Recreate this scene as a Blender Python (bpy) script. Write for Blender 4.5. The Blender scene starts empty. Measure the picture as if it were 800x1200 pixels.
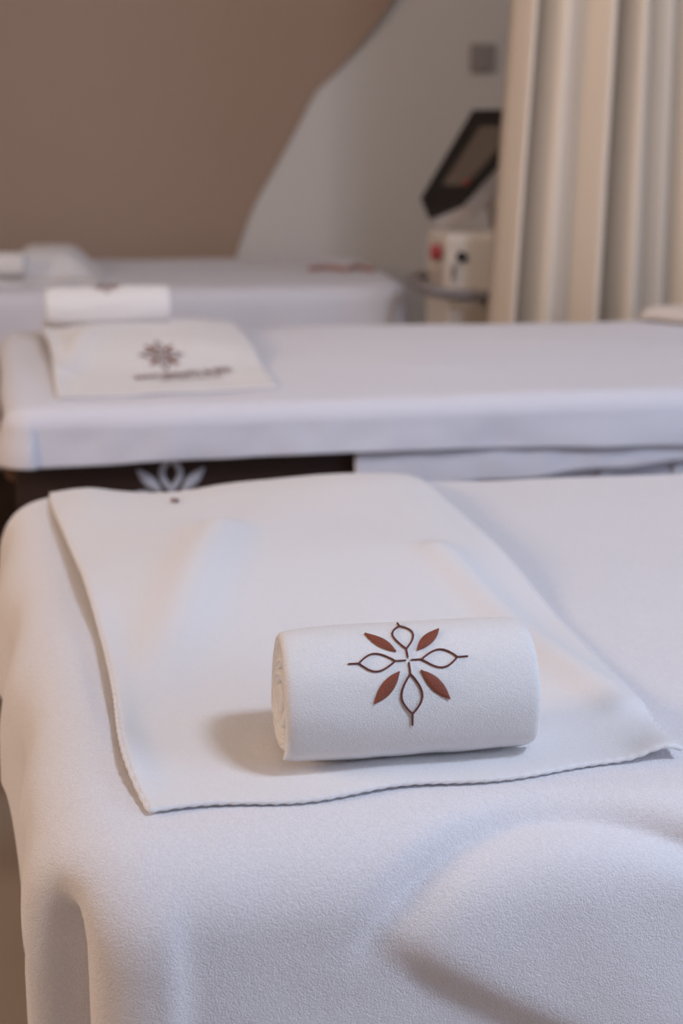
import bpy, bmesh, math, random
from mathutils import Vector, noise, Matrix
random.seed(7)
S = bpy.context.scene
COL = S.collection
PI = math.pi

# ------------------------------------------------------------------ camera, world, lights
cam_d = bpy.data.cameras.new('camera')
cam = bpy.data.objects.new('camera', cam_d); COL.objects.link(cam)
cam_d.sensor_fit = 'VERTICAL'; cam_d.sensor_height = 36.0; cam_d.sensor_width = 24.0
cam_d.lens = 48.0; cam_d.clip_start = 0.02
cam.location = (0, 0, 1.10)
cam.rotation_euler = (math.radians(90 - 15.5), 0, math.radians(-9))
cam_d.dof.use_dof = True
cam_d.dof.focus_distance = 0.83
cam_d.dof.aperture_fstop = 5.8
S.camera = cam

W = bpy.data.worlds.new('world'); S.world = W; W.use_nodes = True
W.node_tree.nodes['Background'].inputs[0].default_value = (0.9, 0.92, 1.0, 1)
W.node_tree.nodes['Background'].inputs[1].default_value = 0.0

def area(name, loc, aim, sx, sy, power, col, spread=180):
    d = bpy.data.lights.new(name, 'AREA'); d.shape = 'RECTANGLE'; d.size = sx; d.size_y = sy
    d.energy = power; d.color = col; d.spread = math.radians(spread)
    o = bpy.data.objects.new(name, d); COL.objects.link(o); o.location = loc
    o.rotation_euler = (Vector(aim) - Vector(loc)).to_track_quat('-Z', 'Y').to_euler()
    return o
area('ceiling_lamp_cool', (1.15, -0.15, 2.62), (0.8, 0.6, 0.7), 0.40, 0.40, 25, (0.67, 0.79, 1.0))
area('window_daylight', (2.72, -0.5, 1.6), (0.3, 1.4, 0.7), 1.6, 1.3, 34, (0.52, 0.69, 1.0))
area('fill_warm_left', (-2.3, 0.9, 1.7), (0.2, 1.1, 0.7), 0.9, 0.7, 28, (1.0, 0.74, 0.54))  # added warm fill from the left, lifts the shadows; no real fitting
area('fill_far', (0.3, 1.9, 2.62), (0.2, 4.4, 1.1), 0.6, 0.5, 11, (1.0, 0.90, 0.86))  # unseen fill added to brighten the back wall and device

S.view_settings.view_transform = 'Standard'
S.view_settings.look = 'None'
S.view_settings.gamma = 1.0
S.view_settings.use_curve_mapping = False
S.view_settings.exposure = 0.14

# ------------------------------------------------------------------ materials
def mat(name, col, rough=0.7, metal=0.0, bump=None, sheen=0.0, var=None, coat=0.0, emit=None):
    """bump = (scale, strength, distance, detail); var = (scale, second colour)"""
    m = bpy.data.materials.new(name); m.use_nodes = True
    nt = m.node_tree; b = nt.nodes['Principled BSDF']
    b.inputs['Base Color'].default_value = (*col, 1); b.inputs['Roughness'].default_value = rough
    b.inputs['Metallic'].default_value = metal; b.inputs['Sheen Weight'].default_value = sheen
    b.inputs['Coat Weight'].default_value = coat
    if sheen: b.inputs['Specular IOR Level'].default_value = 0.15
    tc = nt.nodes.new('ShaderNodeTexCoord')
    if bump:
        n = nt.nodes.new('ShaderNodeTexNoise'); n.inputs['Scale'].default_value = bump[0]
        n.inputs['Detail'].default_value = bump[3]; n.inputs['Roughness'].default_value = 0.6
        nt.links.new(tc.outputs['Object'], n.inputs['Vector'])
        bp = nt.nodes.new('ShaderNodeBump'); bp.inputs['Strength'].default_value = bump[1]
        bp.inputs['Distance'].default_value = bump[2]
        nt.links.new(n.outputs['Fac'], bp.inputs['Height']); nt.links.new(bp.outputs['Normal'], b.inputs['Normal'])
    if var:
        n2 = nt.nodes.new('ShaderNodeTexNoise'); n2.inputs['Scale'].default_value = var[0]; n2.inputs['Detail'].default_value = 5
        nt.links.new(tc.outputs['Object'], n2.inputs['Vector'])
        mx = nt.nodes.new('ShaderNodeMix'); mx.data_type = 'RGBA'
        mx.inputs['A'].default_value = (*col, 1); mx.inputs['B'].default_value = (*var[1], 1)
        nt.links.new(n2.outputs['Fac'], mx.inputs['Factor']); nt.links.new(mx.outputs['Result'], b.inputs['Base Color'])
    if emit:
        b.inputs['Emission Color'].default_value = (*emit[0], 1); b.inputs['Emission Strength'].default_value = emit[1]
    return m

def terry_mat(name, col, scale, dist, strength=0.6, speck=0.06):
    m = mat(name, col, 1.0, sheen=0.25)
    nt = m.node_tree; b = nt.nodes['Principled BSDF']; tc = nt.nodes.new('ShaderNodeTexCoord')
    vo = nt.nodes.new('ShaderNodeTexVoronoi'); vo.inputs['Scale'].default_value = scale
    n = nt.nodes.new('ShaderNodeTexNoise'); n.inputs['Scale'].default_value = scale * 0.22; n.inputs['Detail'].default_value = 6; n.inputs['Roughness'].default_value = 0.75
    n3 = nt.nodes.new('ShaderNodeTexNoise'); n3.inputs['Scale'].default_value = 45; n3.inputs['Detail'].default_value = 4
    for q in (vo, n, n3): nt.links.new(tc.outputs['Object'], q.inputs['Vector'])
    ad = nt.nodes.new('ShaderNodeMath'); ad.operation = 'SUBTRACT'; ad.inputs[0].default_value = 1.0
    nt.links.new(vo.outputs['Distance'], ad.inputs[1])
    a2 = nt.nodes.new('ShaderNodeMath'); a2.operation = 'MULTIPLY_ADD'; a2.inputs[1].default_value = 1.4
    nt.links.new(n.outputs['Fac'], a2.inputs[0]); nt.links.new(ad.outputs[0], a2.inputs[2])
    a3 = nt.nodes.new('ShaderNodeMath'); a3.operation = 'MULTIPLY_ADD'; a3.inputs[1].default_value = 1.2
    nt.links.new(n3.outputs['Fac'], a3.inputs[0]); nt.links.new(a2.outputs[0], a3.inputs[2])
    bp = nt.nodes.new('ShaderNodeBump'); bp.inputs['Strength'].default_value = strength; bp.inputs['Distance'].default_value = dist
    nt.links.new(a3.outputs[0], bp.inputs['Height']); nt.links.new(bp.outputs['Normal'], b.inputs['Normal'])
    mx = nt.nodes.new('ShaderNodeMix'); mx.data_type = 'RGBA'
    mx.inputs['A'].default_value = (*[c * (1 + speck) for c in col], 1); mx.inputs['B'].default_value = (*[c * (1 - speck) for c in col], 1)
    nt.links.new(vo.outputs['Color'], mx.inputs['Factor']); nt.links.new(mx.outputs['Result'], b.inputs['Base Color'])
    return m

def wood_mat(name, c1, c2):
    m = mat(name, c1, 0.45)
    nt = m.node_tree; b = nt.nodes['Principled BSDF']; tc = nt.nodes.new('ShaderNodeTexCoord')
    mp = nt.nodes.new('ShaderNodeMapping'); mp.inputs['Scale'].default_value = (2, 30, 30)
    n = nt.nodes.new('ShaderNodeTexNoise'); n.inputs['Scale'].default_value = 2.5; n.inputs['Detail'].default_value = 6
    mx = nt.nodes.new('ShaderNodeMix'); mx.data_type = 'RGBA'
    mx.inputs['A'].default_value = (*c1, 1); mx.inputs['B'].default_value = (*c2, 1)
    nt.links.new(tc.outputs['Object'], mp.inputs['Vector']); nt.links.new(mp.outputs['Vector'], n.inputs['Vector'])
    nt.links.new(n.outputs['Fac'], mx.inputs['Factor']); nt.links.new(mx.outputs['Result'], b.inputs['Base Color'])
    return m

M = {
 'terry':   terry_mat('terry_white', (0.84, 0.81, 0.83), 1000, 0.0009, 0.45),
 'towel':   terry_mat('towel_white', (0.86, 0.83, 0.83), 1300, 0.0005, 0.5, 0.03),
 'roll':    terry_mat('roll_terry', (0.86, 0.83, 0.82), 1400, 0.0007, 0.45, 0.05),
 'sheet':   terry_mat('sheet_white', (0.78, 0.77, 0.83), 500, 0.0008, 0.5, 0.03),
 'cream':   mat('cream_cloth', (0.80, 0.72, 0.66), 1.0, bump=(400, 0.3, 0.002, 2), sheen=0.2),
 'thread':  mat('red_brown_thread', (0.23, 0.048, 0.022), 0.55, bump=(1500, 0.8, 0.001, 1), var=(900, (0.30, 0.075, 0.035))),
 'thread2': mat('dark_red_thread', (0.16, 0.035, 0.022), 0.6, bump=(1500, 0.8, 0.001, 1)),
 'white_thread': mat('white_thread', (0.62, 0.62, 0.68), 0.7, bump=(900, 0.5, 0.001, 1)),
 'wood':    wood_mat('dark_brown_wood', (0.028, 0.013, 0.009), (0.045, 0.020, 0.013)),
 'leather': mat('brown_leather', (0.10, 0.045, 0.022), 0.55, bump=(300, 0.3, 0.001, 3)),
 'brown_cloth': mat('brown_cloth', (0.30, 0.18, 0.11), 0.95, bump=(500, 0.3, 0.001, 2), sheen=0.1),
 'curtain': mat('ivory_curtain', (0.80, 0.69, 0.57), 0.85, bump=(700, 0.25, 0.001, 2), sheen=0.15),
 'wall':    mat('white_paint', (0.76, 0.73, 0.71), 0.85, bump=(180, 0.15, 0.001, 3)),
 'tan':     mat('tan_panel', (0.42, 0.305, 0.235), 0.9, bump=(260, 0.2, 0.001, 3), var=(3, (0.44, 0.32, 0.245))),
 'ceiling': mat('ceiling_paint', (0.72, 0.70, 0.67), 0.9),
 'warmwall': mat('warm_wall_paint', (0.60, 0.46, 0.34), 0.9, bump=(180, 0.15, 0.001, 3)),
 'floor':   mat('beige_floor', (0.42, 0.33, 0.26), 0.5, var=(4, (0.36, 0.27, 0.20))),
 'device':  mat('device_shell', (0.78, 0.70, 0.62), 0.45),
 'device_white': mat('device_white', (0.78, 0.75, 0.76), 0.35),
 'black':   mat('black_plastic', (0.012, 0.009, 0.008), 0.35),
 'screen':  mat('screen_glass', (0.14, 0.108, 0.088), 0.25, coat=0.3),
 'red':     mat('red_plastic', (0.42, 0.03, 0.03), 0.4),
 'grey':    mat('grey_plastic', (0.26, 0.23, 0.23), 0.5),
 'pink':    mat('pinkish_rubber', (0.50, 0.27, 0.22), 0.5),
 'metal':   mat('steel', (0.5, 0.5, 0.5), 0.3, 1.0),
 'plate':   mat('grey_plate', (0.36, 0.32, 0.31), 0.5),
}

# ------------------------------------------------------------------ helpers
def mk(name, verts, faces, m, parent=None, smooth=True):
    me = bpy.data.meshes.new(name); me.from_pydata([tuple(v) for v in verts], [], faces); me.update()
    if m: me.materials.append(M[m])
    if smooth:
        for p in me.polygons: p.use_smooth = True
    o = bpy.data.objects.new(name, me); COL.objects.link(o)
    if parent: o.parent = parent
    return o
def empty(name, loc=(0, 0, 0), rz=0):
    o = bpy.data.objects.new(name, None); COL.objects.link(o); o.location = loc; o.rotation_euler.z = rz
    o.empty_display_size = 0.05
    return o
def tag(o, label, cat, group=None):
    o['label'] = label; o['category'] = cat
    if group: o['group'] = group
    return o
def structure(o): o['kind'] = 'structure'; return o
def grid_faces(nu, nv, closed_u=False):
    F = []
    for j in range(nv - 1):
        for i in range(nu if closed_u else nu - 1):
            a = j * nu + i; b = j * nu + (i + 1) % nu
            F.append((a, b, b + nu, a + nu))
    return F
def solidify(o, t, off=-1):
    s = o.modifiers.new('thick', 'SOLIDIFY'); s.thickness = t; s.offset = off; s.use_even_offset = False
def bevel(o, w, n=2):
    b = o.modifiers.new('bevel', 'BEVEL'); b.width = w; b.segments = n; b.limit_method = 'ANGLE'; b.angle_limit = 0.6
def box(name, x0, x1, y0, y1, z0, z1, m, parent=None, bv=0.0, taper=0.0):
    t = taper
    v = [(x0+t, y0+t, z0), (x1-t, y0+t, z0), (x1-t, y1-t, z0), (x0+t, y1-t, z0), (x0, y0, z1), (x1, y0, z1), (x1, y1, z1), (x0, y1, z1)]
    f = [(3, 2, 1, 0), (4, 5, 6, 7), (0, 1, 5, 4), (1, 2, 6, 5), (2, 3, 7, 6), (3, 0, 4, 7)]
    o = mk(name, v, f, m, parent, smooth=False)
    if bv: bevel(o, bv)
    return o
def ss(a, b, x):
    t = max(0.0, min(1.0, (x - a) / (b - a))) if a != b else (1.0 if x > a else 0.0)
    return t * t * (3 - 2 * t)
def gs(x): return math.exp(-x * x)
def nz(x, y, z=0.0): return noise.noise(Vector((x, y, z)))
def tube(name, pts, r, m, parent=None, n=10, cap=True):
    V = []; F = []
    P = [Vector(p) for p in pts]
    for i, p in enumerate(P):
        d = (P[min(i+1, len(P)-1)] - P[max(i-1, 0)]).normalized()
        a = d.cross(Vector((0, 0, 1)))
        if a.length < 1e-3: a = d.cross(Vector((1, 0, 0)))
        a.normalize(); b = d.cross(a)
        rr = r(i / (len(P) - 1)) if callable(r) else r
        for k in range(n):
            t = 2 * PI * k / n
            V.append(p + a * (rr * math.cos(t)) + b * (rr * math.sin(t)))
    F = grid_faces(n, len(P), True)
    if cap: F.append(tuple(range(n))[::-1]); F.append(tuple(range((len(P)-1)*n, len(P)*n)))
    return mk(name, V, F, m, parent)
def cyl(name, c, axis, r, h, m, parent=None, n=24, bv=0.0):
    c = Vector(c); a = Vector(axis).normalized()
    o = tube(name, [c, c + a * h], r, m, parent, n)
    for p in o.data.polygons: p.use_smooth = len(p.vertices) == 4
    if bv: bevel(o, bv)
    return o

# ------------------------------------------------------------------ the room
YB = 4.46
def flat(name, v, m, t):
    o = mk(name, v, [tuple(range(len(v)))], m, None, False); return structure(o)
structure(box('floor', -2.4, 2.9, -2.3, 4.9, -0.06, 0.0, 'floor'))
structure(box('ceiling', -2.4, 2.9, -2.3, 4.9, 2.70, 2.76, 'ceiling'))
structure(box('wall_left', -2.46, -2.4, -2.3, 4.9, 0, 2.70, 'warmwall'))
structure(box('wall_right', 2.9, 2.96, -2.3, 4.9, 0, 2.70, 'wall'))
structure(box('wall_front', -2.4, 2.9, -2.36, -2.3, 0, 2.70, 'wall'))
# the white back wall turns slightly beyond the panel
wx = [(-2.4, YB), (0.675, YB), (2.9, YB + 0.34)]
V = []; 
for (x, y) in wx: V += [(x, y, 0), (x, y, 2.70)]
for (x, y) in wx: V += [(x, y + 0.08, 0), (x, y + 0.08, 2.70)]
structure(mk('wall_back', V, [(0, 2, 3, 1), (2, 4, 5, 3), (6, 7, 9, 8), (8, 9, 11, 10), (0, 1, 7, 6), (4, 10, 11, 5), (1, 3, 9, 7), (3, 5, 11, 9)], 'wall', None, False))

# tan panel with a waved edge, standing proud of the white wall
edge = [(0.30, 0.0), (0.305, 0.35), (0.330, 0.60), (0.363, 0.722), (0.383, 0.776), (0.426, 0.882), (0.496, 1.000), (0.570, 1.129), (0.624, 1.224),
        (0.687, 1.283), (0.781, 1.385), (0.866, 1.498), (0.935, 1.62), (0.985, 1.78), (1.01, 1.98), (1.02, 2.25), (1.02, 2.70)]
def catmull(P, n=8):
    out = []
    for i in range(len(P) - 1):
        p0 = P[max(i-1, 0)]; p1 = P[i]; p2 = P[i+1]; p3 = P[min(i+2, len(P)-1)]
        for k in range(n):
            t = k / n
            out.append(tuple(0.5 * ((2*b) + (-a + c) * t + (2*a - 5*b + 4*c - d) * t*t + (-a + 3*b - 3*c + d) * t**3) for a, b, c, d in zip(p0, p1, p2, p3)))
    out.append(P[-1]); return out
E2 = catmull(edge)
V = []; F = []
for (x, z) in E2: V += [(-2.4, YB - 0.007, z), (x, YB - 0.007, z), (x - 0.002, YB, z)]
for i in range(len(E2) - 1):
    a = i * 3; F += [(a, a+1, a+4, a+3), (a+1, a+2, a+5, a+4)]
structure(mk('trim_1', V, F, 'tan', None, False))

# ------------------------------------------------------------------ emblem: four outlined and four filled petals
def emblem(mapf, R, lw, parent, line='thread2', fill='thread', only=None, up=1.0, down=1.0, h=0.0012):
    """mapf(p, q, height) -> point; p right, q up, in metres"""
    dirs = [(1, 0, 1.0), (0, 1, up), (-1, 0, 1.0), (0, -1, down)]
    for k, (dx, dy, sc) in enumerate(dirs):
        if only and k not in only: continue
        L = R * sc; path = []
        stem = [(r, 0.0) for r in (1.0, 0.94, 0.88, 0.82)]
        n = 14
        bul = [(0.82 - 0.60 * i / n, 0.172 * math.sin(PI * (i / n)) ** 0.95 * (1 + 0.12 * math.cos(PI * i / n))) for i in range(n + 1)]
        segs = [stem, bul, [(r, -w) for r, w in bul], [(r, 0) for r in (0.22, 0.16, 0.10, 0.04)]]
        V = []; F = []
        for sg in segs:
            base = len(V)
            for i, (r, w) in enumerate(sg):
                a = sg[max(i-1, 0)]; b = sg[min(i+1, len(sg)-1)]
                tx, ty = (b[0] - a[0]) * L, (b[1] - a[1]) * R; l = math.hypot(tx, ty) or 1
                nx, ny = -ty / l, tx / l
                for (o, hh) in ((-1, 0.15), (-0.5, 0.85), (0.5, 0.85), (1, 0.15)):
                    rr = r * L + nx * o * lw / 2; ww = w * R + ny * o * lw / 2
                    V.append(mapf(dx * rr - dy * ww, dy * rr + dx * ww, h * hh))
            for i in range(len(sg) - 1):
                for c in range(3):
                    a = base + i * 4 + c; F.append((a, a+1, a+5, a+4))
        mk('outlined_petal', V, F, line, parent)
    for k in range(4):
        if only and (k + 4) not in only: continue
        ang = PI/4 + k * PI/2; ca, sa = math.cos(ang), math.sin(ang)
        V = []; F = []; n = 14; mcol = 6
        for i in range(n + 1):
            t = i / n; r = (0.25 + 0.64 * t) * R; w = 0.100 * R * math.sin(PI * min(max(t, 0.02), 0.98)) ** 0.8
            for c in range(mcol + 1):
                o = -1 + 2 * c / mcol; ww = o * w
                V.append(mapf((ca * r - sa * ww), (sa * r + ca * ww) * (up if k < 2 else down), h * (0.15 + 0.95 * (1 - o * o) ** 0.5)))
        mk('filled_petal', V, grid_faces(mcol + 1, n + 1), fill, parent)

# ------------------------------------------------------------------ cloth draped over a bed
def perimeter(x0, x1, y0, y1, rc, ds, dsc):
    """points of a rounded rectangle, from the back-left corner along the head end to the front, then right, then back.
       gives (x, y, nx, ny, side, s): side 0 head, 1 corner, 2 front, 3 rest"""
    P = []
    def line(a, b, n, side, d):
        L = math.hypot(b[0]-a[0], b[1]-a[1]); k = max(2, int(L / d))
        for i in range(k):
            t = i / k; P.append((a[0] + (b[0]-a[0])*t, a[1] + (b[1]-a[1])*t, n[0], n[1], side))
    def arc(c, a0, a1, side, k):
        for i in range(k):
            a = a0 + (a1 - a0) * i / k; P.append((c[0] + rc*math.cos(a), c[1] + rc*math.sin(a), math.cos(a), math.sin(a), side))
    line((x0, y1-rc), (x0, y0+rc), (-1, 0), 0, ds)
    arc((x0+rc, y0+rc), PI, 1.5*PI, 1, 26)
    xm = min(x0 + 0.75, x1 - rc - 0.1)
    line((x0+rc, y0), (xm, y0), (0, -1), 2, ds)
    line((xm, y0), (x1-rc, y0), (0, -1), 2, dsc)
    arc((x1-rc, y0+rc), 1.5*PI, 2*PI, 3, 8)
    line((x1, y0+rc), (x1, y1-rc), (1, 0), 3, dsc)
    arc((x1-rc, y1-rc), 0, 0.5*PI, 3, 8)
    line((x1-rc, y1), (xm, y1), (0, 1), 3, dsc)
    line((xm, y1), (x0+rc, y1), (0, 1), 3, ds)
    arc((x0+rc, y1-rc), 0.5*PI, PI, 3, 26)
    # signed length along the border, zero where the front line begins
    k0 = next(i for i, p in enumerate(P) if p[4] == 2); acc = [0.0]
    for a, b in zip(P, P[1:]): acc.append(acc[-1] + math.hypot(b[0]-a[0], b[1]-a[1]))
    return [p + (acc[i] - acc[k0],) for i, p in enumerate(P)]

def drape(name, x0, x1, y0, y1, zt, re, rc, Lf, disp, top, m, parent=None, ds=0.008, dsc=0.03, ntop=60, nh=70, flare=0.03, skew=0.0, t=0.004, dispy=None):
    """re: edge radius; Lf(x,y,side): hanging length from the start of the edge roll; disp(x,y,side,l,s)->outward; top(x,y)->dz"""
    B = perimeter(x0 + re, x1 - re, y0 + re, y1 - re, rc, ds, dsc)
    N = len(B); V = []
    yc = (y0 + y1) / 2; hw = (y1 - y0) / 2 - re
    xa, xb = x0 + re + hw * 0.6, x1 - re - hw * 0.6
    def sk(X, Y): return X - skew * (Y - y0) * (1 - ss(x0 + 0.15, x0 + 0.7, X))
    for j in range(ntop):
        tt = 1 - (1 - j / ntop) ** 1.25
        for (x, y, nx, ny, sd, s) in B:
            cx = min(max(x, xa), xb)
            X = cx + (x - cx) * tt; Y = yc + (y - yc) * tt; X = sk(X, Y)
            V.append((X, Y, zt + top(X, Y)))
    for j in range(nh + 1):
        for (x, y, nx, ny, sd, s) in B:
            L = Lf(x, y, sd); l = L * j / nh
            q = re * PI / 2
            if l < q: out = re * math.sin(l / re); dn = re * (1 - math.cos(l / re)); a = l / re
            else: out = re + flare * (l - q); dn = re + (l - q); a = PI / 2
            d = disp(x, y, sd, l, s)
            out2 = out + d * math.sin(min(PI/2, a + 0.25)); dn2 = dn - d * math.cos(min(PI/2, a + 0.25))
            X, Y = x + nx * out2, y + ny * out2
            if dispy: Y += dispy(s, l)
            V.append((sk(X, Y), Y, zt + top(sk(x, y), y) * max(0, 1 - l / 0.25) - dn2))
    F = [tuple(reversed(f)) for f in grid_faces(N, ntop + nh + 1, True)]
    o = mk(name, V, F, m, parent)
    bm = bmesh.new(); bm.from_mesh(o.data)
    bmesh.ops.remove_doubles(bm, verts=[v for v in bm.verts if abs(v.co.y - yc) < 1e-4], dist=2e-4)
    bm.to_mesh(o.data); bm.free()
    for p in o.data.polygons: p.use_smooth = True
    if t: solidify(o, t, 1)
    return o

def mound(x, y, cx, cy, hx, hy, soft, h, p=2.6):
    dx = max(0, abs(x - cx) - hx) / soft; dy = max(0, abs(y - cy) - hy) / soft
    d = math.hypot(dx, dy)
    if d >= 1: return 0.0
    return h * (1 - ss(0, 1, d))

# ================================================================== BED 1 (nearest)
ZT = 0.72
B1 = dict(x0=-0.060, x1=1.80, y0=0.662, y1=1.475)
def bed_base(x0, x1, y0, y1, ztop, label, group=None, tap=0.05, skew=0.0):
    e = empty('massage_bed', ((x0+x1)/2, (y0+y1)/2, 0)); tag(e, label, 'massage bed', group)
    e2 = e; cx, cy = (x0+x1)/2, (y0+y1)/2
    b = box('mattress', x0-cx, x1-cx, y0-cy, y1-cy, ztop-0.11, ztop, 'leather', e2, 0.03)
    box('base_panel', x0+0.02-cx, x1-0.02-cx, y0+0.015-cy, y1-0.015-cy, 0.06, ztop-0.11, 'wood', e2, 0.006, tap)
    for ch in e.children:
        for v in ch.data.vertices:
            if v.co.x < 0 and v.co.y > 0: v.co.x -= skew * (y1 - y0)
    box('plinth', x0+0.10-cx, x1-0.10-cx, y0+0.09-cy, y1-0.09-cy, 0.0, 0.06, 'black', e2, 0.004)
    return e
bed1 = bed_base(B1['x0']+0.075, B1['x1']-0.03, B1['y0']+0.045, B1['y1']-0.03, ZT-0.03, 'near massage bed under a white terry blanket, brown cloth skirt at its head end', skew=0.09)
# brown pleated skirt at the head end of the near bed
V = []; n = 90; nzr = 14
ccx, ccy = bed1.location.x, bed1.location.y
for j in range(nzr + 1):
    z = 0.03 + (ZT - 0.13) * j / nzr
    for i in range(n + 1):
        y = B1['y0'] + 0.05 + (B1['y1'] - B1['y0'] - 0.10) * i / n
        w = 0.006 * math.sin(y * 95 + 1.2 * math.sin(y * 31)) * (1.2 - 0.5 * j / nzr)
        V.append((B1['x0'] + 0.030 + w - ccx - 0.012 * (1 - j / nzr) - 0.10 * (y - B1['y0']), y - ccy, z))
o = mk('skirt', V, grid_faces(n + 1, nzr + 1), 'brown_cloth', bed1)

def top1(x, y):
    d = 0.006 * (1 - ((y - 1.07) / 0.42) ** 2)
    d += 0.0022 * nz(x * 5 + 3, y * 6, 0.3) + 0.0008 * nz(x * 17, y * 15, 2.0)
    d += (0.004 * gs((x + 0.05) / 0.03) - 0.009 * gs((x - 0.035) / 0.055) + 0.004 * gs((x - 0.25) / 0.09)) * ss(1.15, 1.40, y)
    # soft wrinkles fanning out of the head corner
    d += 0.004 * gs((x + 0.02 + 0.30 * (y - 0.78)) / 0.020) * ss(0.70, 0.78, y) * (1 - ss(0.92, 1.1, y))
    return d
def len1(x, y, sd):
    if sd == 0:
        return 0.135 + 0.012 * nz(0, y * 9) + 0.34 * (1 - ss(0.80, 0.98, y))
    if sd in (1, 2): return 0.52
    return 0.30
def disp1(x, y, sd, l, s):
    d = 0.0
    r = ss(0.02, 0.10, l)
    if sd == 0:      # head end: broad soft folds
        d += r * (0.008 * math.sin(y * 26 + 0.8) + 0.005 * nz(1.0, y * 14, l * 5)) * ss(0.70, 0.85, y)
        d += 0.012 * ss(0.03, 0.16, l) * ss(0.95, 1.25, y)
    if -0.2 < s < 0.15:
        # groove and ridges falling from the front corner
        k = ss(0.035, 0.085, l)
        d -= k * 0.028 * gs((s + 0.020) / 0.0055)
        d += k * 0.006 * gs((s + 0.002) / 0.010)
        d += k * 0.003 * gs((s + 0.037) / 0.0075)
        d -= k * 0.006 * gs((s + 0.080) / 0.020)
    if sd == 2 and x > 0.06:
        # hanging pocket fold
        la = 0.022 + ((x - 0.235) / 0.115) ** 2 * 0.055
        lc = 0.066 + (x - 0.120) * 0.62
        w = ss(0.112, 0.170, x) * (1 - ss(0.42, 0.65, x))
        if lc > la:
            a = ss(la, lc, l) if l < lc else 1 - ss(lc, lc + 0.026, l)
            d += 0.010 * w * a
        d -= 0.011 * gs((l - la) / 0.013) * ss(0.10, 0.16, x) * (1 - ss(0.30, 0.42, x))
    if sd == 2:
        d += r * 0.004 * nz(x * 7, l * 6, 4.0)
    d += 0.0012 * nz(x * 22, y * 22, l * 22) * ss(0, 0.05, l)
    return d
def lobe1(s, l):      # the corner fold swings forward beside the groove
    return -0.022 * ss(0.03, 0.11, l) * gs((s + 0.040) / 0.0095)
bl1 = drape('terry_blanket', **B1, zt=ZT, re=0.045, rc=0.022, Lf=len1, disp=disp1, top=top1, m='terry', ds=0.006, ntop=70, nh=90, flare=0.03, skew=0.10, dispy=lobe1)
tag(bl1, 'white terry blanket spread over the near massage bed, creased along its hanging front', 'blanket')

# ---- towel laid over the low pillow of the near bed
def roll_back(x, y, z, yb, re):
    """carry a flat point beyond the start of the back edge over the rounded edge"""
    s = y - yb
    if s <= 0: return (x, y, z), (0, 0, 1)
    a = min(s / re, PI / 2); ex = max(0, s - re * PI / 2)
    h = z
    return (x, yb + re * math.sin(a), h - re * (1 - math.cos(a)) - ex), (0, math.sin(a), math.cos(a))

def fine(P, d):
    out = [P[0]]
    for a, b in zip(P, P[1:]):
        n = max(1, int((b - a).length / d))
        for k in range(1, n + 1): out.append(a.lerp(b, k / n))
    return out
def make_towel(name, surf, nu, nv, m, parent=None, t=0.003, hem=0.0016, nst=280):
    """surf(s, t) -> point;  the hem is a rolled stitched border of its own"""
    V = [surf(i / nu, j / nv) for j in range(nv + 1) for i in range(nu + 1)]
    e = empty(name, (0, 0, 0))
    o = mk('cloth', V, grid_faces(nu + 1, nv + 1), m, e); solidify(o, t, 1)
    loop = [surf(0, 1 - j / 160) for j in range(160)] + [surf(i / 160, 0) for i in range(160)] + [surf(1, j / 160) for j in range(161)]
    loop = [Vector(p) + Vector((0, 0, t * 0.5)) for p in loop]
    h = tube('hem', fine(loop, 0.0016), lambda u: hem * (1 + 0.22 * math.sin(u * 2 * PI * nst)), m, e, 8)
    return e

LEFT1 = catmull([(0.002, 0.713), (-0.009, 0.755), (-0.014, 0.80), (-0.017, 0.86), (-0.023, 0.935), (-0.031, 1.01), (-0.045, 1.12), (-0.064, 1.25), (-0.083, 1.40), (-0.09, 1.58)], 10)
def left1(t):
    k = t * (len(LEFT1) - 1); i = min(int(k), len(LEFT1) - 2); f = k - i
    return LEFT1[i][0] * (1-f) + LEFT1[i+1][0] * f, LEFT1[i][1] * (1-f) + LEFT1[i+1][1] * f
RIGHT1 = catmull([(0.327, 0.734), (0.328, 0.82), (0.328, 0.95), (0.318, 1.12), (0.305, 1.30), (0.298, 1.45), (0.295, 1.58)], 10)
def right1(t):
    k = t * (len(RIGHT1) - 1); i = min(int(k), len(RIGHT1) - 2); f = k - i
    return RIGHT1[i][0] * (1-f) + RIGHT1[i+1][0] * f, RIGHT1[i][1] * (1-f) + RIGHT1[i+1][1] * f
def pad1(x, y):
    h = mound(x, y, 0.145, 1.22, 0.085, 0.09, 0.20, 0.022)
    # ridge running down the left shoulder of the pillow towards the front hem
    ax, ay, bx, by = 0.075, 1.18, -0.004, 0.86
    tt = max(0, min(1, ((x-ax)*(bx-ax) + (y-ay)*(by-ay)) / ((bx-ax)**2 + (by-ay)**2)))
    dd = math.hypot(x - ax - tt*(bx-ax), y - ay - tt*(by-ay))
    h += 0.012 * gs(dd / 0.026) * (1 - 0.75 * tt ** 2)
    ax, ay, bx, by = 0.26, 1.10, 0.315, 0.80
    tt = max(0, min(1, ((x-ax)*(bx-ax) + (y-ay)*(by-ay)) / ((bx-ax)**2 + (by-ay)**2)))
    dd = math.hypot(x - ax - tt*(bx-ax), y - ay - tt*(by-ay))
    h += 0.007 * gs(dd / 0.016)
    h += 0.0015 * nz(x * 11, y * 9, 7)
    return h
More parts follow.
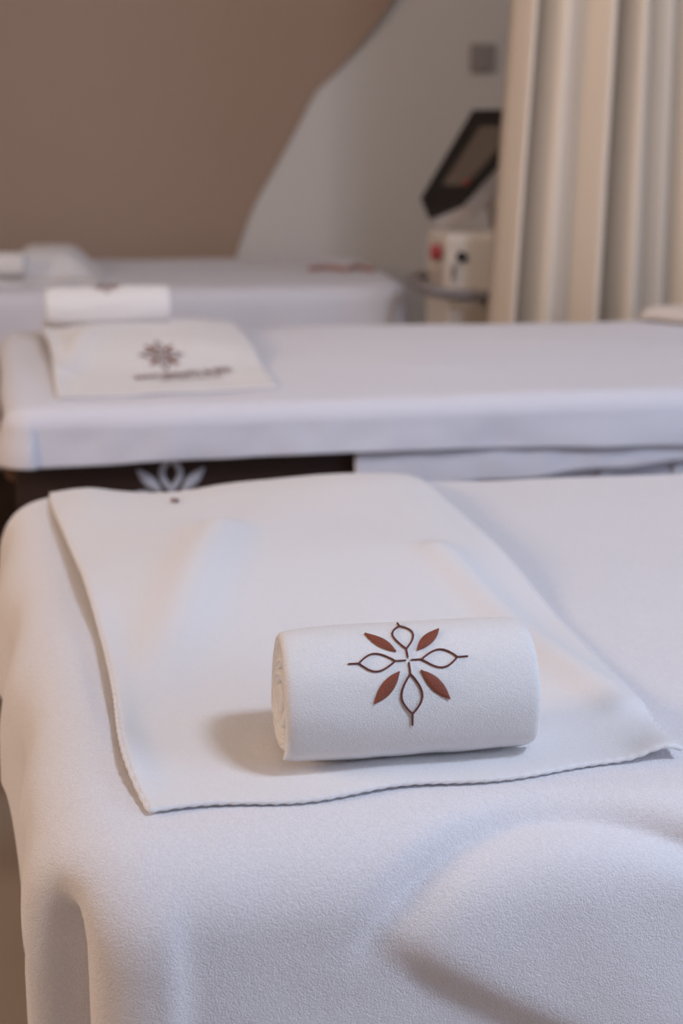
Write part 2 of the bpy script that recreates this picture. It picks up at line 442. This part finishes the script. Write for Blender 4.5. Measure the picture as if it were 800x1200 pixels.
def towel1(s, t, lift=0.0):
    (xl, yl), (xr, yr) = left1(t), right1(t)
    x = xl + (xr - xl) * s; y = yl + (yr - yl) * s
    y -= 0.006 * math.sin(s * PI) * (1 - t)            # slightly bowed front hem
    y += 0.003 * math.sin(s * 17) * (1 - t) ** 8
    yb = B1['y1'] - 0.045
    z = ZT + 0.0055 + top1(x, min(y, yb)) + pad1(x, min(y, yb + 0.02))
    # small lift of the left edge and the right front corner
    z += 0.004 * gs(s / 0.035) * ss(0.02, 0.12, t) * (1 - ss(0.45, 0.72, t)) + 0.007 * gs((s - 0.97) / 0.05) * gs(t / 0.06)
    z += lift
    P, n = roll_back(x, y, z, yb, 0.045)
    k = 0.004
    return (P[0], P[1] + n[1] * k, P[2])
tw1 = make_towel('hand_towel', towel1, 110, 170, 'towel')
tag(tw1, 'white hand towel with stitched hem spread over the near bed, rolled towel lying on it', 'towel')
# emblem stitched by the back edge of the towel
def map_t1(p, q, h):
    s0, t0 = 0.300, 0.815
    P = Vector(towel1(s0 + p / 0.39, t0 + q / 0.80))
    Px = Vector(towel1(s0 + (p + 0.004) / 0.39, t0 + q / 0.80)); Py = Vector(towel1(s0 + p / 0.39, t0 + (q + 0.004) / 0.80))
    n = (Px - P).cross(Py - P).normalized()
    return tuple(P + n * (h + 0.0045))
emb = empty('embroidered_flower'); emb.parent = tw1
emblem(map_t1, 0.020, 0.0022, emb, only=(3,))

# ------------------------------------------------------------------ rolled towels
def make_roll(name, R, L, turns, loc, rz, flat=0.95, seed=1, emb=None, lip=-70, m='roll'):
    e = empty(name, loc, rz)
    pitch = (R - 0.004) / turns
    per = 56; NT = int(turns * per); lipa = math.radians(lip)
    def rad(phi, x):     # outer surface of the last turn, phi from the front horizontal upwards
        r = R - pitch * 0.5 * ((phi - lipa) / (2 * PI))
        return r + 0.0012 * nz(math.cos(phi) * 2 + seed, math.sin(phi) * 2, x * 14) - 0.0022 * (2 * x / L) ** 6
    def pt(phi, r, x):
        y = -r * math.cos(phi); z = r * math.sin(phi) * flat
        fl = -R * flat * 0.86
        if z < fl: z = fl + (z - fl) * 0.15
        return (x, y, z + R * flat * 0.885)
    V = []; nxo = 34; prof = []
    hl = L / 2; er = 0.0042
    for k in range(nxo + 1):
        u = -1 + 2 * k / nxo
        x = hl * math.copysign(1 - (1 - abs(u)) ** 1.7, u)
        edge = max(0, (abs(x) - (hl - er)) / er)
        prof.append((x, 0.5 * math.sqrt(max(0, 1 - edge ** 2.2))))
    prof += [(x * 0.999, -w) for x, w in prof[::-1] if abs(x) > hl * 0.75]
    NP = len(prof)
    for i in range(NT + 1):
        back = 2 * PI * (NT - i) / per           # turns back from the lip
        phi = lipa + back
        turn = back / (2 * PI)
        rc = R - pitch * turn - pitch * 0.5
        off = 0.0030 * nz(seed * 3.1, phi * 0.55, 1.0) + 0.0030 * nz(seed, turn * 2.3)
        offr = 0.0030 * nz(seed * 5.7, phi * 0.5, 3.0) + 0.0022 * nz(seed + 9, turn * 2.0)
        tap = 1.0 if i < NT - 5 else max(0.25, (NT - i) / 5)
        for (x, w) in prof:
            o_ = off if x < 0 else offr
            r = max(0.0012, rc + pitch * 0.93 * w * tap) 
            if turn < 1.02: r += 0.0012 * nz(math.cos(phi) * 2 + seed, math.sin(phi) * 2, x * 14) - 0.0022 * (2 * x / L) ** 6
            xx = x + o_ * min(1, abs(x) / hl) ** 4
            P = pt(phi, r, xx)
            if turn < 0.10: P = (P[0], P[1] - 0.002 * (1 - turn / 0.10), P[2] + 0.0010 * nz(xx * 45, seed))
            V.append(P)
    o = mk('rolled_cloth', V, [tuple(reversed(f)) for f in grid_faces(NP, NT + 1, True)], m, e)
    if emb:
        x0, phi0, RR, lw, up, dn = emb
        f = empty('embroidered_flower'); f.parent = e
        def mp(p, q, h):
            phi = phi0 + q / R
            turn = (phi - lipa) / (2 * PI)
            r = R - pitch * turn - pitch * 0.5 + pitch * 0.465 + 0.0012 * nz(math.cos(phi) * 2 + seed, math.sin(phi) * 2, (x0 + p) * 14) - 0.0022 * (2 * (x0 + p) / L) ** 6
            return pt(phi, r + h + 0.0004, x0 + p)
        emblem(mp, RR, lw, f, up=up, down=dn)
    return e
r1 = make_roll('rolled_towel', 0.0448, 0.154, 5.0, (0.160, 0.770, ZT + 0.0105), math.radians(0.5), 0.99, 1, (-0.003, math.radians(45), 0.0362, 0.00125, 1.05, 1.14), lip=-62)
tag(r1, 'white rolled towel with a large red-brown embroidered flower on the near bed', 'rolled towel', 'rolled towels')

# ================================================================== BED 2
B2 = dict(x0=-0.172, x1=1.75, y0=1.925, y1=2.735)
bed2 = bed_base(-0.185, 1.78, 1.962, 2.71, ZT-0.008, 'middle massage bed with dark brown wooden base bearing a white flower emblem', skew=0.085)
cx2, cy2 = bed2.location.x, bed2.location.y
fl2 = empty('flower_emblem'); fl2.parent = bed2
def map_b2(p, q, h):
    z = 0.583 + q
    tp = 0.05 * (1 - (z - 0.06) / (ZT - 0.118 - 0.06)) if z < 0.602 else 0
    yf = 1.945 + 0.015 + tp if z < 0.602 else 1.945
    return (0.057 + p - cx2, yf - 0.0025 - h - cy2, z)
# front apron board the emblem is set on
box('apron_board', -0.165 - cx2, 1.70 - cx2, 1.950 - cy2, 1.9615 - cy2, 0.30, 0.668, 'wood', bed2, 0.003)
def map_b2(p, q, h): return (0.057 + p - cx2, 1.950 - 0.0006 - h - cy2, 0.580 + q)
emblem(map_b2, 0.078, 0.0085, fl2, 'white_thread', 'white_thread')

def top2(x, y):
    return 0.004 * (1 - ((y - 2.33) / 0.4) ** 2) + 0.006 * nz(x * 3.1, y * 5, 5) + 0.0022 * nz(x * 9, y * 11, 8)
def len2(x, y, sd):
    if sd == 0: return 0.040 + 0.006 * nz(0, y * 6)
    if sd in (1, 2): return 0.090 - 0.004 * math.sin(x * 5) + 0.004 * nz(x * 6, 0, 1)
    return 0.16
def disp2(x, y, sd, l, s):
    r = ss(0.02, 0.08, l)
    d = r * (0.007 * nz(x * 6, y * 6, l * 8) + 0.003 * nz(x * 25, y * 25, l * 20))
    if sd == 0: d += -0.012 * ss(0.02, 0.07, l) * (1 - ss(2.0, 2.2, y)) + 0.0
    if sd == 1: d += 0.006 * r
    return d
bl2 = drape('bed_blanket', **B2, zt=ZT, re=0.028, rc=0.010, Lf=len2, disp=disp2, top=top2, m='sheet', ds=0.012, ntop=46, nh=26, flare=0.10, t=0.006, skew=0.085)
tag(bl2, 'white cover over the middle bed, its straight hem above the dark base', 'bed cover')

# lower white layers hanging from the right part of the middle bed
V = []; n = 150; k = 16
for j in range(k + 1):
    for i in range(n + 1):
        x = 0.325 + 1.40 * i / n
        zh = 0.590 + 0.030 * ss(0.33, 0.95, x) + 0.002 * math.sin(x * 40)
        z = 0.690 + (zh - 0.690) * j / k
        y = 1.934 - 0.008 * (j / k) - 0.003 * nz(x * 9, z * 14, 2) - 0.003 * nz(x * 30, z * 26, 5)
        V.append((x, y, z))
o = mk('under_sheet', V, grid_faces(n + 1, k + 1), 'sheet'); solidify(o, 0.003, -1)
tag(o, 'rumpled white under-sheet showing below the cover of the middle bed', 'sheet')
V = []; pl = 0.1195
xs = []
x = 0.345
prof = [(0.0, 0.0), (0.003, -0.014), (0.024, -0.014), (0.027, 0.0), (0.06, 0.001), (0.09, 0.0005)]
while x < 1.68:
    for (dx, dy) in prof: xs.append((x + dx, dy))
    x += pl
k = 6
for j in range(k + 1):
    z = 0.665 - 0.62 * j / k
    for (x, dy) in xs: V.append((x - cx2, 1.9465 + dy * 0.6 + 0.0 - cy2, z))
sk = mk('pleated_skirt', V, grid_faces(len(xs), k + 1), 'sheet', bed2, False)

# towel over the pillow of the middle bed
def pad2(x, y):
    h = mound(x, y, 0.040, 2.50, 0.07, 0.12, 0.22, 0.030)
    ax, ay, bx, by = -0.06, 2.45, -0.10, 2.16
    tt = max(0, min(1, ((x-ax)*(bx-ax) + (y-ay)*(by-ay)) / ((bx-ax)**2 + (by-ay)**2)))
    dd = math.hypot(x - ax - tt*(bx-ax), y - ay - tt*(by-ay))
    return h + 0.010 * gs(dd / 0.022) + 0.0015 * nz(x * 11, y * 9, 3)
L2 = catmull([(-0.100, 1.985), (-0.108, 2.08), (-0.122, 2.30), (-0.145, 2.50), (-0.155, 2.68), (-0.158, 2.80)], 10)
R2 = catmull([(0.222, 2.030), (0.222, 2.12), (0.216, 2.30), (0.21, 2.50), (0.205, 2.68), (0.20, 2.80)], 10)
def lerpc(Cv, t):
    k = t * (len(Cv) - 1); i = min(int(k), len(Cv) - 2); f = k - i
    return Cv[i][0] * (1-f) + Cv[i+1][0] * f, Cv[i][1] * (1-f) + Cv[i+1][1] * f
def towel2(s, t):
    (xl, yl), (xr, yr) = lerpc(L2, t), lerpc(R2, t)
    x = xl + (xr - xl) * s; y = yl + (yr - yl) * s
    yb = B2['y1'] - 0.028
    z = ZT + 0.0075 + top2(x, min(y, yb)) + pad2(x, min(y, yb))
    z += 0.008 * gs(s / 0.04) * ss(0.05, 0.3, t)
    P, n = roll_back(x, y, z, yb, 0.028)
    return (P[0], P[1] + n[1] * 0.007, P[2])
tw2 = make_towel('hand_towel', towel2, 60, 90, 'towel')
tag(tw2, 'white towel with small flower and lettering embroidered, over the pillow of the middle bed', 'towel')
def map_t2(p, q, h, s0=0.53, t0=0.365, rot=14):
    c, s_ = math.cos(math.radians(rot)), math.sin(math.radians(rot))
    p, q = p * c - q * s_, p * s_ + q * c
    W_, H_ = 0.335, 0.76
    P = Vector(towel2(s0 + p / W_, t0 + q / H_))
    Px = Vector(towel2(s0 + (p + 0.004) / W_, t0 + q / H_)); Py = Vector(towel2(s0 + p / W_, t0 + (q + 0.004) / H_))
    n = (Px - P).cross(Py - P).normalized()
    return tuple(P + n * (h + 0.0045))
f2 = empty('embroidered_flower'); f2.parent = tw2
emblem(lambda p, q, h: map_t2(p - 0.002, q * 1.5, h, rot=2), 0.037, 0.0024, f2)
# lettering below the flower
def lettering(txt, size, cxp, cyq, mapf, m, parent, stretch=1.0, name='lettering'):
    cu = bpy.data.curves.new('t', 'FONT'); cu.body = txt; cu.size = size; cu.align_x = 'CENTER'; cu.resolution_u = 3; cu.offset = size * 0.03
    to = bpy.data.objects.new('t', cu); COL.objects.link(to)
    bpy.context.view_layer.update()
    me = bpy.data.meshes.new_from_object(to.evaluated_get(bpy.context.evaluated_depsgraph_get()))
    bpy.data.objects.remove(to); bpy.data.curves.remove(cu)
    me.name = name; me.materials.clear(); me.materials.append(M[m])
    for v in me.vertices: v.co = mapf(v.co.x + cxp, v.co.y * stretch + cyq, 0.0012)
    o = bpy.data.objects.new(name, me); COL.objects.link(o); o.parent = parent
    return o
lettering('BEAUTY & SPA', 0.0180, 0.026, -0.095, map_t2, 'thread2', tw2, 1.8)
# worn, unreadable first word and tag line: short satin-stitch bars
V = []; F = []
def bar(p0, p1, q0, q1):
    b = len(V); 
    for (p, q) in ((p0, q0), (p1, q0), (p1, q1), (p0, q1)): V.append(map_t2(p, q, 0.0012))
    F.append((b, b+1, b+2, b+3))
for i in range(9): bar(-0.078 + i * 0.0046, -0.078 + i * 0.0046 + 0.0030, -0.095, -0.095 + 0.015 + 0.009 * (i % 3 == 1))
for i in range(22): 
    if i % 6 != 5: bar(-0.045 + i * 0.0047, -0.045 + i * 0.0047 + 0.0026, -0.120, -0.120 + 0.011)
mk('stitched_line', V, F, 'thread2', tw2)

r2 = make_roll('rolled_towel', 0.040, 0.225, 4.6, (-0.030, 2.57, ZT + 0.041), math.radians(4), 0.95, 4, (-0.002, math.radians(84), 0.030, 0.003, 0.95, 1.0))
tag(r2, 'white rolled towel with embroidered flower lying on the pillow of the middle bed', 'rolled towel', 'rolled towels')

# folded cream blanket at the foot of the middle bed
V = []; n = 40; k = 24
for j in range(k + 1):
    for i in range(n + 1):
        s, t = i / n, j / k
        x = 1.045 + 0.62 * s + 0.10 * (1 - t) * (1 - s); y = 2.47 + 0.235 * t + 0.0 * s
        e = min(min(s, 1 - s) * 0.6, min(t, 1 - t) * 0.24)
        z = ZT + 0.011 + top2(x, y) + 0.022 * math.sqrt(max(0, 1 - (1 - min(1, e / 0.018)) ** 2)) + 0.003 * nz(x * 12, y * 14, 1)
        V.append((x, y, z))
o = mk('folded_blanket', V, grid_faces(n + 1, k + 1), 'cream'); solidify(o, 0.004, 1)
tag(o, 'folded cream blanket lying at the foot of the middle bed', 'blanket')

# ================================================================== BED 3 (by the wall)
B3 = dict(x0=-1.05, x1=0.745, y0=3.48, y1=4.36)
bed3 = bed_base(-1.02, 0.715, 3.52, 4.33, ZT-0.015, 'far massage bed against the tan wall panel, almost hidden by its white sheet')
def top3(x, y): return 0.004 * nz(x * 3, y * 4, 11) + 0.002 * nz(x * 9, y * 9, 3)
def len3(x, y, sd): return 0.46 if sd < 3 else 0.40
def disp3(x, y, sd, l, s): return ss(0.04, 0.2, l) * (0.010 * nz(x * 5, y * 5, l * 2) + 0.005 * math.sin(x * 30 + y * 11))
bl3 = drape('bed_blanket', **B3, zt=ZT, re=0.04, rc=0.10, Lf=len3, disp=disp3, top=top3, m='sheet', ds=0.02, dsc=0.02, ntop=30, nh=26, flare=0.05, t=0.004)
tag(bl3, 'long white sheet hanging over the far bed by the tan wall panel', 'bed cover')
def towel3(s, t):
    x = -0.52 + 0.45 * s + 0.02 * math.sin(t * 4); y = 3.60 + 0.62 * t
    z = ZT + 0.006 + top3(x, y) + mound(x, y, -0.20, 3.92, 0.045, 0.12, 0.10, 0.066) + mound(x, y, -0.45, 3.85, 0.10, 0.13, 0.08, 0.015) + 0.006 * nz(x * 22, y * 12, 6) + 0.004 * nz(x * 14, y * 10, 2)
    return (x, y, z)
tw3 = make_towel('hand_towel', towel3, 40, 50, 'towel', hem=0.003)
tag(tw3, 'white towel bunched over the pillow of the far bed', 'towel')
r3 = make_roll('rolled_towel', 0.038, 0.24, 4.0, (-0.365, 3.70, ZT + 0.022), math.radians(-10), 0.9, 8)
tag(r3, 'plain white rolled towel on the pillow of the far bed', 'rolled towel', 'rolled towels')

# ================================================================== treatment device with tilted touch screen
dev = empty('facial_device', (0.96, 3.42, 0.0)); tag(dev, 'cream treatment device on a column with a tilted black touch screen, half behind the curtain', 'device')
dx, dy = 0.96, 3.42
box('body', 0.766-dx, 1.09-dx, 3.235-dy, 3.46-dy, 0.10, 0.868, 'device', dev, 0.015)
box('base', 0.75-dx, 1.12-dx, 3.20-dy, 3.465-dy, 0.05, 0.115, 'device', dev, 0.015)
for (a, b) in ((0.80, 3.24), (1.08, 3.24), (0.80, 3.43), (1.08, 3.43)):
    cyl('caster', (a-dx-0.012, b-dy, 0.026), (1, 0, 0), 0.026, 0.026, 'black', dev, 20)
nrm = Vector((-0.62, -0.55, 0.56)).normalized()
e1 = Vector((0, 0, 1)).cross(nrm).normalized(); e2 = nrm.cross(e1)
P0 = Vector((0.807 - dx, 3.45 - dy, 1.01))
HEX = [(-0.034, -0.083), (0.013, -0.137), (0.092, -0.095), (0.188, 0.090), (0.188, 0.174), (0.019, 0.174)]
def plate(name, poly, h0, h1, m, parent, bv=0.004, grow=0.0):
    c = Vector((sum(p[0] for p in poly) / len(poly), sum(p[1] for p in poly) / len(poly)))
    V = []
    for h in (h0, h1):
        for (a, b) in poly:
            d = Vector((a, b)) - c; a, b = c + d * (1 + grow)
            V.append(P0 + e1 * a + e2 * b + nrm * h)
    n = len(poly)
    F = [tuple(range(n))[::-1], tuple(range(n, 2*n))] + [(i, (i+1) % n, n + (i+1) % n, n + i) for i in range(n)]
    o = mk(name, V, F, m, parent, False)
    if bv: bevel(o, bv)
    return o
plate('screen_casing', HEX, -0.072, -0.008, 'device_white', dev, 0.010, 0.0)
bz = plate('screen_bezel', HEX, -0.008, 0.006, 'black', dev, 0.003, 0.01)
plate('display', [(0.018, -0.046), (0.088, -0.046), (0.150, 0.075), (0.150, 0.125), (0.063, 0.125)], 0.006, 0.0085, 'screen', bz, 0.001)
plate('indicator_light', [(0.083, -0.046), (0.093, -0.040), (0.096, -0.030), (0.086, -0.034)], 0.0085, 0.0105, 'red', bz, 0)
tube('neck', [P0 + e1 * 0.09 + e2 * 0.0 - nrm * 0.05, Vector((0.955 - dx, 3.47 - dy, 0.93)), Vector((0.965 - dx, 3.46 - dy, 0.86))], 0.035, 'device', dev, 16)
# sockets, key, red stop button, grey handle rail on the body
cyl('probe_socket', (0.803-dx, 3.236-dy, 0.815), (0, -1, 0), 0.0125, 0.010, 'black', dev)
kk = cyl('key_switch', (0.783-dx, 3.236-dy, 0.792), (0, -1, 0), 0.006, 0.008, 'metal', dev)
tube('key', [(0.783-dx, 3.226-dy, 0.790), (0.782-dx, 3.224-dy, 0.780), (0.780-dx, 3.224-dy, 0.760)], 0.0035, 'leather', kk, 8)
sb = cyl('stop_button_collar', (0.766-dx, 3.275-dy, 0.822), (-1, 0, 0), 0.014, 0.006, 'grey', dev)
cyl('stop_button', (0.760-dx, 3.275-dy, 0.822), (-1, 0, 0), 0.019, 0.022, 'red', sb, bv=0.004)
hr = tube('handle_rail', catmull([(0.755-dx, 3.43-dy, 0.752), (0.722-dx, 3.40-dy, 0.750), (0.708-dx, 3.32-dy, 0.746), (0.722-dx, 3.225-dy, 0.738), (0.775-dx, 3.195-dy, 0.730), (0.862-dx, 3.195-dy, 0.724)], 8), 0.014, 'grey', dev, 12)
cyl('rail_mount', (0.750-dx, 3.428-dy, 0.752), (1, 0, 0), 0.010, 0.02, 'grey', hr)
cyl('rail_mount', (0.855-dx, 3.195-dy, 0.724), (0, 1, 0), 0.010, 0.042, 'grey', hr)
# pinkish lead on the far bed
lead = tube('device_lead', catmull([(0.52, 3.86, ZT+0.012), (0.58, 3.90, ZT+0.012), (0.62, 3.83, ZT+0.012), (0.66, 3.91, ZT+0.012), (0.69, 3.80, ZT+0.012)], 8), 0.007, 'pink', None, 8)
tag(lead, 'thin pinkish lead lying on the end of the far bed beside the device', 'cable')

# ================================================================== curtain
# fold lines: groove positions at the top and at the bottom of the visible part
cur = empty('curtain', (1.3, 3.0, 0)); tag(cur, 'floor-length ivory curtain hanging in soft vertical folds beside the device', 'curtain')
gt = [0.842, 0.898, 0.998, 1.073, 1.150, 1.222, 1.31, 1.40, 1.49, 1.58, 1.67, 1.76, 1.85]    # grooves at z = 1.375
gb = [0.812, 0.872, 0.985, 1.070, 1.165, 1.232, 1.32, 1.41, 1.50, 1.59, 1.68, 1.77, 1.86]    # grooves at z = 0.69
dep = [0.085, 0.075, 0.095, 0.085, 0.050, 0.050, 0.07, 0.05, 0.05, 0.045, 0.05, 0.05]
gdep = [0.02, 0.09, 0.01, 0.09, 0.0, 0.04, 0.0, 0.0, 0.0, 0.0, 0.0, 0.0, 0.0]
V = []; per = 16; zz = [0.02 + 2.44 * j / 40 for j in range(41)]
for z in zz:
    k = (1.375 - z) / (1.375 - 0.69)
    g = [a + (b - a) * k for a, b in zip(gt, gb)]
    for i in range(len(g) - 1):
        for q in range(per):
            u = q / per
            sh = math.sin(PI * u) ** 0.75
            x = 0.012 + g[i] + (g[i+1] - g[i]) * (u + 0.06 * math.sin(2 * PI * u))
            gd = gdep[i] * (1 - u) ** 7 + gdep[i+1] * u ** 7
            y = 3.03 - dep[i] * sh + gd + 0.004 * nz(x * 8, z * 1.5, 2) + 0.012 * math.sin(i * 2.1)
            y = y - 0.012 * math.sin(i * 2.1) * 0.0
            V.append((x - 1.3, y - 3.0, z))
    V.append((g[-1] - 1.3, 0.03, z))
nu = len(V) // len(zz)
c_ = mk('fabric', V, grid_faces(nu, len(zz)), 'curtain', cur); solidify(c_, 0.002, 0)
tube('rail', [(-0.50, 0.02, 2.48), (0.60, 0.02, 2.48)], 0.014, 'metal', cur, 12)
for q in (-0.40, 0.50): cyl('rail_bracket', (q, 0.02, 2.48), (0, 0, 1), 0.008, 0.22, 'metal', cur, 12)

# wall switch plate by the curtain
sp = empty('wall_switch', (1.180, YB + 0.0705, 1.335)); tag(sp, 'square greyish switch plate on the white back wall beside the curtain', 'switch')
sp.rotation_euler.z = math.atan2(0.34, 2.9 - 0.675)
box('plate', -0.043, 0.043, -0.011, 0.004, -0.043, 0.043, 'plate', sp, 0.004)
box('rocker', -0.022, 0.022, -0.015, -0.010, -0.028, 0.028, 'plate', sp, 0.002)
